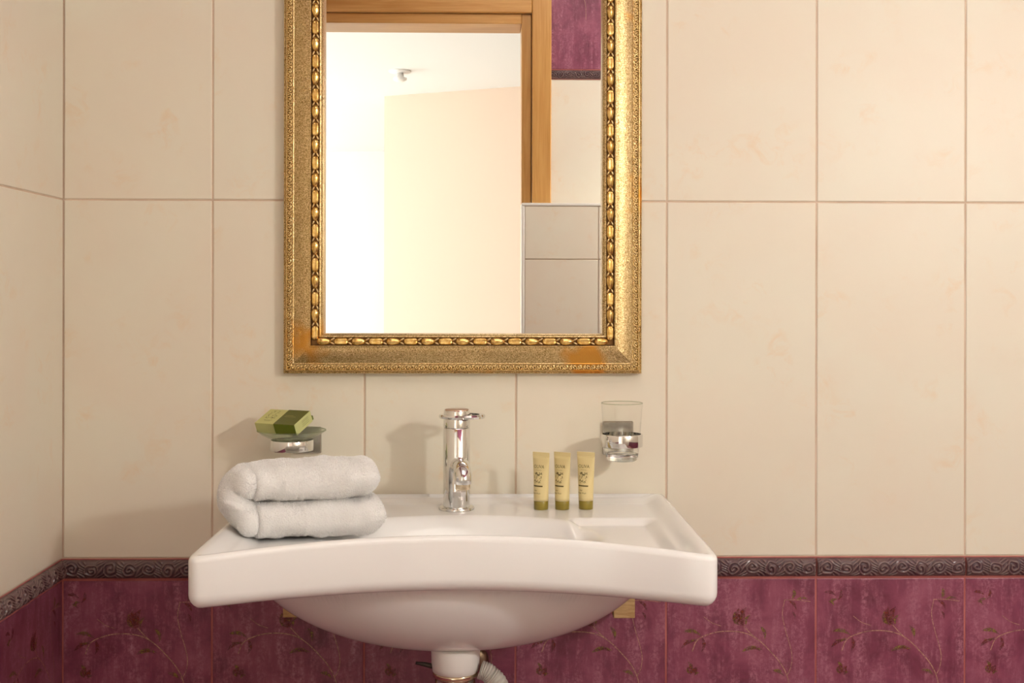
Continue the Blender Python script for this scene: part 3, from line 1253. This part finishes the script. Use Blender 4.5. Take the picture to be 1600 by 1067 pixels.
def make_tube(name, x_px, y_px, d, rz, label):
    p = px(x_px, y_px, d)
    root = empty(name, (p.x, -d, fz + 0.0002), rz)
    tag(root, label, 'tube', 'toiletry tubes on the washbasin')
    mb = MB()
    mb.lathe([(0.0108, 0.0), (0.0113, 0.0006), (0.0116, 0.0132), (0.0112, 0.0138)], 40)
    mb.build('cap', MAT['tube_cap'], root, autosmooth=40)
    mb = MB()
    rr = []
    n = 48
    for i in range(15):
        z = 0.0138 + (TUBE_H - 0.006 - 0.0138) * i / 14
        a, b = tube_half(z)
        rr.append([(a * math.cos(2 * math.pi * j / n), b * math.sin(2 * math.pi * j / n), z) for j in range(n)])
    mb.rings(rr, 0, True, True, True, True)
    mb.build('body', MAT['tube'], root)
    mb = MB()
    mb.box((-0.0152, -0.0007, TUBE_H - 0.0062), (0.0152, 0.0007, TUBE_H), bev=0.0003)
    mb.build('crimp', MAT['tube'], root)
    # print wrapped onto the front of the body
    mb = MB()

    def wrap(x, z):
        a, b = tube_half(z)
        xx = max(-a * 0.985, min(a * 0.985, x))
        return (xx, -b * math.sqrt(max(0.0, 1 - (xx / a) ** 2)) - 0.00012, z)
    for s, size, cz, cx in (('OLIVA', 0.0074, 0.0655, -0.0022), ('Hair', 0.0033, 0.0295, -0.0045), ('Body Wash', 0.0034, 0.0252, -0.0030)):
        v, f = text_mesh(s, size)
        mb.add([wrap(q[0] * 0.92 + cx, q[1] + cz) for q in v], f)
    for ex in range(8):
        x = -0.0065 + ex * 0.0012
        mb.add([wrap(x, 0.0622), wrap(x + 0.0008, 0.0622), wrap(x + 0.0008, 0.0627), wrap(x, 0.0627)], [(0, 1, 2, 3)])
    for q in sprig(46, 0.0064, 0.0085, 5):
        mb.add([wrap(x - 0.0022, z + 0.0500) for x, z in q], [(0, 1, 2, 3)])
    for ex in range(16):
        x = -0.0100 + ex * 0.00106
        mb.add([wrap(x, 0.0365), wrap(x + 0.00106, 0.0365), wrap(x + 0.00106, 0.0385), wrap(x, 0.0385)], [(0, 1, 2, 3)])
    mb.build('print', MAT['tube_print'], root)


make_tube('toiletry_tube', 846, 797, 0.092, math.radians(-32), 'pale yellow toiletry tube standing nearest the faucet, olive cap down')
make_tube('toiletry_tube', 879, 797, 0.092, math.radians(-34), 'pale yellow toiletry tube standing in the middle of three')
make_tube('toiletry_tube', 916, 798, 0.090, math.radians(-27), 'pale yellow toiletry tube standing nearest the tumbler, slightly apart')

# ---------------------------------------------------------------- tumbler and its holder
gp = px(972, 675, 0.062)
GX, GD = gp.x, 0.062
hold = empty('tumbler_holder', (GX, 0, 0.905))
tag(hold, 'chrome ring holder on the wall carrying the glass tumbler', 'holder')
mb = MB()
mb.box((-0.0255, -0.008, 0.0), (0.0255, -0.0005, 0.056), bev=0.0015)
mb.build('wall_plate', MAT['plate'], hold)
mb = MB()
mb.box((-0.011, -0.031, 0.018), (0.011, -0.008, 0.034), bev=0.001)
mb.build('arm', MAT['chrome'], hold)
mb = MB()
mb.lathe([(0.0312, 0.0215), (0.0335, 0.0215), (0.0340, 0.0225), (0.0340, 0.0405), (0.0335, 0.0415), (0.0312, 0.0415), (0.0312, 0.0215)], 64, c=(0, -GD, 0), cap0=False, cap1=False)
mb.build('ring', MAT['chrome'], hold, autosmooth=40)
gl = empty('glass_tumbler', (GX, -GD, 0.9035))
tag(gl, 'clear glass tumbler hanging in the chrome ring holder', 'glass')


def gr_(z):
    return 0.0252 + (0.0335 - 0.0252) * min(1, max(0, z / 0.093)) ** 0.75


prof = [(gr_(z), z) for z in np.linspace(0.012, 0.0925, 16)]
prof += [(gr_(0.0935) - 0.0006, 0.0935), (gr_(0.0935) - 0.0014, 0.0928)]
mb = MB()
mb.lathe(prof, 64, cap0=False, cap1=False)
mb.build('glass_wall', MAT['glass'], gl)
mb = MB()
rr = []
for i in range(65):
    a = 2 * math.pi * i / 64
    rr.append([((0.0330 + 0.0009 * math.cos(t)) * math.cos(a), (0.0330 + 0.0009 * math.cos(t)) * math.sin(a), 0.0930 + 0.0009 * math.sin(t)) for t in [2 * math.pi * k / 8 for k in range(8)]])
mb.rings(rr, 0, True, True)
mb.build('rim', MAT['dish_glass'], gl)
mb = MB()
mb.lathe([(0.018, 0.0012), (0.0225, 0.0), (0.0248, 0.0018), (gr_(0.011), 0.0115), (0.0240, 0.0120), (0.012, 0.0100), (0.003, 0.0095)], 64)
mb.build('glass_base', MAT['glass_solid'], gl)

# ---------------------------------------------------------------- soap dish, holder and soap box
sp_ = px(456, 680, 0.062)
DXc = sp_.x
sh = empty('soap_dish_holder', (DXc, 0, 0.900))
tag(sh, 'chrome ring holder on the wall carrying the glass soap dish', 'holder')
mb = MB()
mb.box((-0.008, -0.008, 0.008), (0.040, -0.0005, 0.052), bev=0.0015)
mb.build('wall_plate', MAT['plate'], sh)
mb = MB()
mb.box((-0.011, -0.031, 0.024), (0.011, -0.008, 0.036), bev=0.001)
mb.build('arm', MAT['chrome'], sh)
mb = MB()
mb.lathe([(0.0325, 0.0205), (0.0345, 0.0205), (0.0350, 0.0215), (0.0350, 0.0365), (0.0345, 0.0375), (0.0325, 0.0375), (0.0325, 0.0205)], 64, c=(0, -0.062, 0), cap0=False, cap1=False)
mb.build('ring', MAT['chrome'], sh, autosmooth=40)
dish = empty('soap_dish', (DXc, -0.062, 0.9195))
tag(dish, 'clear glass soap dish holding the green soap box', 'soap dish')
mb = MB()
mb.lathe([(0.0300, 0.001), (0.0322, 0.004), (0.0322, 0.0185), (0.0345, 0.0205), (0.0480, 0.0270), (0.0540, 0.0320), (0.0550, 0.0328), (0.0552, 0.0320), (0.0548, 0.0336), (0.0535, 0.0332),
          (0.0470, 0.0285), (0.0330, 0.0225), (0.0290, 0.0190), (0.0100, 0.0175), (0.002, 0.0175)], 64)
mb.build('bowl', MAT['dish_glass'], dish)
mb = MB()
rr = []
for i in range(65):
    a = 2 * math.pi * i / 64
    rr.append([((0.0545 + 0.0010 * math.cos(t)) * math.cos(a), (0.0545 + 0.0010 * math.cos(t)) * math.sin(a), 0.0332 + 0.0010 * math.sin(t)) for t in [2 * math.pi * k / 8 for k in range(8)]])
mb.rings(rr, 0, True, True)
mb.build('rim', MAT['dish_glass'], dish)

BL, BW, BH = 0.0780, 0.0460, 0.0185
sb_ = px(443, 668, 0.075)
box = empty('soap_box', (0, 0, 0))
box.matrix_world = T(sb_.x + 0.000, -0.0720, 0.9670) @ RZ(math.radians(-27)) @ RX(math.radians(24))
tag(box, 'two-tone green soap carton tilted in the glass soap dish', 'soap box')
split = -BL / 2 + BL * 0.47
mb = MB()
mb.box((-BL / 2, -BW / 2, -BH / 2), (split, BW / 2, BH / 2), bev=0.0006)
for i, fc in enumerate(mb.f):
    c = sum((Vector(mb.v[k]) for k in fc), Vector()) / len(fc)
    mb.m[i] = 0 if c.z > BH / 2 - 0.0003 else 1
mb.build('pale_sleeve', [MAT['box_pale'], MAT['box_side']], box)
mb = MB()
mb.box((split + 0.0002, -BW / 2 - 0.0003, -BH / 2 - 0.0003), (BL / 2, BW / 2 + 0.0003, BH / 2 + 0.0003), bev=0.0005)
for i, fc in enumerate(mb.f):
    c = sum((Vector(mb.v[k]) for k in fc), Vector()) / len(fc)
    mb.m[i] = 2 if c.x > BL / 2 - 0.0003 else (0 if c.z > BH / 2 - 0.0002 else 1)
mb.build('dark_wrap', [MAT['box_dark'], MAT['box_mid'], MAT['box_side']], box)
mb = MB()
for q in sprig(40, 0.0085, 0.0120, 9):
    mb.add([(x * 1.2 - 0.0190, z + 0.0055, BH / 2 + 0.0001) for x, z in q], [(0, 1, 2, 3)])
for yy, x0, x1 in ((-0.012, -0.028, -0.012), (-0.0145, -0.026, -0.014)):
    mb.add([(x0, yy, BH / 2 + 0.0001), (x1, yy, BH / 2 + 0.0001), (x1, yy + 0.0007, BH / 2 + 0.0001), (x0, yy + 0.0007, BH / 2 + 0.0001)], [(0, 1, 2, 3)])
for zz in (-0.004, -0.001, 0.002, 0.0045):
    mb.add([(BL / 2 + 0.0001, -0.004, zz), (BL / 2 + 0.0001, 0.014, zz), (BL / 2 + 0.0001, 0.014, zz + 0.0006), (BL / 2 + 0.0001, -0.004, zz + 0.0006)], [(0, 1, 2, 3)])
mb.build('print', MAT['box_print'], box)
mb = MB()
for yy, x0, x1 in ((0.004, 0.004, 0.020), (0.0005, 0.004, 0.026)):
    mb.add([(x0, yy, BH / 2 + 0.0005), (x1, yy, BH / 2 + 0.0005), (x1, yy + 0.0005, BH / 2 + 0.0005), (x0, yy + 0.0005, BH / 2 + 0.0005)], [(0, 1, 2, 3)])
mb.build('pale_print', MAT['box_pale'], box)
mb = MB()
mb.box((BL / 2 - 0.006, BW / 2 - 0.0004, -BH / 2 + 0.001), (BL / 2 - 0.0006, BW / 2 + 0.0045, -BH / 2 + 0.008), bev=0.0003)
mb.build('end_flap', MAT['box_mid'], box)

# ---------------------------------------------------------------- towel
tow = empty('rolled_towel', (-0.3790, -0.276, 0.8232), math.radians(11))
tag(tow, 'white terry towel rolled and folded double on the washbasin', 'towel')
TR_ = 0.0270
rng = np.random.default_rng(3)


def towel_noise(p):
    x, y, z = p
    return (0.0011 * math.sin(x * 95 + 3 * math.sin(z * 60)) + 0.0009 * math.sin(z * 140 + x * 40) + 0.0008 * math.sin(x * 210 + y * 90)
            + 0.0006 * math.sin(x * 33 - y * 120)
            - sum(0.0011 * math.exp(-((x - c - 0.004 * math.sin(z * 70)) / 0.0022) ** 2) for c in (0.088, 0.112, 0.121, 0.150)))


def towel_sweep(path, thick, deep, taper0, taper1, n=72, extra=0.0, lip=0.0):
    """path: list of (u, z); thick/deep: half sizes of the rounded slab"""
    rr = []
    m = len(path)
    arc = [0.0]
    for i in range(1, m):
        arc.append(arc[-1] + math.hypot(path[i][0] - path[i - 1][0], path[i][1] - path[i - 1][1]))
    tot = arc[-1]
    for i, (u, z) in enumerate(path):
        a = path[max(i - 1, 0)]
        b = path[min(i + 1, m - 1)]
        tx, tz = b[0] - a[0], b[1] - a[1]
        L = math.hypot(tx, tz)
        nx, nz = -tz / L, tx / L
        k = 1.0
        if taper0 > 0 and arc[i] < taper0:
            k = math.sqrt(max(0.03, 1 - (1 - arc[i] / taper0) ** 2))
        if taper1 > 0 and tot - arc[i] < taper1:
            k = min(k, math.sqrt(max(0.03, 1 - (1 - (tot - arc[i]) / taper1) ** 2)))
        ring = []
        for j in range(n):
            th = 2 * math.pi * j / n
            c, s = math.cos(th), math.sin(th)
            e = 2 / 2.5
            cc = math.copysign(abs(c) ** e, c)
            ss = math.copysign(abs(s) ** e, s)
            o = thick * k * cc
            w = deep * (0.6 + 0.4 * k) * ss
            p = Vector((u + nx * o - lip * c * c * max(0.0, 1 - arc[i] / 0.03), -w, z + nz * o))
            dsp = towel_noise(p) + extra
            dirn = Vector((nx * c, -s, nz * c)).normalized()
            ring.append(p + dirn * dsp)
        rr.append(ring)
    return rr


zl, zu_ = TR_ + 0.0005, 3 * TR_ - 0.0010
mbt = MB()
path = [(0.212 - 0.160 * i / 60, zu_ + 0.003 * ((60 - i) / 60) ** 2) for i in range(61)]
zc = (zu_ + zl) / 2
ra = (zu_ - zl) / 2
path += [(0.052 - 0.030 * math.sin(a) * (1 + 0.35 * math.cos(a)), zc + ra * math.cos(a)) for a in np.linspace(0, math.pi, 26)[1:-1]]
path += [(0.052 + 0.170 * i / 60, zl) for i in range(61)]
mbt.rings(towel_sweep(path, TR_ * 0.94, 0.050, 0.026, 0.022), 0, True, True, True, True)
body = mbt.build('towel_fold', MAT['terry'], tow)
# outer turns of the two rolls, whose ends show as rounded lips
for k, (zz, u0, u1, lift) in enumerate(((zu_, 0.046, 0.224, 0.003), (zl + 0.0008, 0.050, 0.233, 0.0))):
    mb2 = MB()
    path2 = [(u0 + (u1 - u0) * i / 70, zz + lift * (i / 70) ** 2) for i in range(71)]
    mb2.rings(towel_sweep(path2, TR_ * 1.0, 0.0530, 0.009, 0.026, extra=0.0010, lip=0.013), 0, True, True, True, True)
    mb2.build('roll', MAT['terry'], tow)
# inner turns bulging out of the near ends of the rolls
for (u, w, z, a, b, c, ry) in ((0.036, 0.035, zu_ + 0.001, 0.020, 0.024, 0.0215, 0.2), (0.040, 0.037, zl - 0.000, 0.018, 0.021, 0.0205, -0.2), (0.022, 0.033, zc - 0.003, 0.022, 0.022, 0.0105, 0.5)):
    mb3 = MB()
    rr = []
    for i in range(21):
        t = math.pi * i / 20
        ring = []
        for j in range(40):
            th = 2 * math.pi * j / 40
            p = Vector((a * math.sin(t) * math.cos(th), b * math.cos(t), c * math.sin(t) * math.sin(th)))
            p = RY(ry) @ p + Vector((u, -w, z))
            ring.append(p + p.normalized() * towel_noise(p) * 0.8)
        rr.append(ring)
    mb3.rings(rr, 0, True, True, True, True)
    mb3.build('inner_turn', MAT['terry'], tow)

# short terry loops over the whole towel
pv, pf = [], []
for ob in list(tow.children):
    me = ob.data
    me.calc_loop_triangles()
    vco = np.array([v.co[:] for v in me.vertices])
    tri = np.array([t.vertices[:] for t in me.loop_triangles])
    A, B, C_ = vco[tri[:, 0]], vco[tri[:, 1]], vco[tri[:, 2]]
    cr = np.cross(B - A, C_ - A)
    ar = np.linalg.norm(cr, axis=1) / 2
    num = int(ar.sum() / 1.1e-6)
    pick = rng.choice(len(tri), num, p=ar / ar.sum())
    r1, r2 = np.sqrt(rng.random(num)), rng.random(num)
    P = A[pick] * (1 - r1)[:, None] + B[pick] * (r1 * (1 - r2))[:, None] + C_[pick] * (r1 * r2)[:, None]
    N = cr[pick] / (2 * ar[pick] + 1e-12)[:, None]
    Dv = N + rng.normal(0, 0.55, (num, 3))
    Dv /= np.linalg.norm(Dv, axis=1)[:, None]
    S = np.cross(Dv, rng.normal(0, 1, (num, 3)))
    S /= np.linalg.norm(S, axis=1)[:, None] + 1e-9
    Ln = rng.uniform(0.0010, 0.0021, num)[:, None]
    W = 0.00042
    o = len(pv)
    base = np.stack([P - S * W - N * 0.0003, P + S * W - N * 0.0003, P + Dv * Ln], 1).reshape(-1, 3)
    pv.extend(base.tolist())
    pf.extend([(o + 3 * i, o + 3 * i + 1, o + 3 * i + 2) for i in range(num)])
me = bpy.data.meshes.new('terry_loops')
me.from_pydata(pv, [], pf)
me.materials.append(MAT['pile'])
pile = link('terry_loops', me, tow)
tag(pile, kind='stuff')
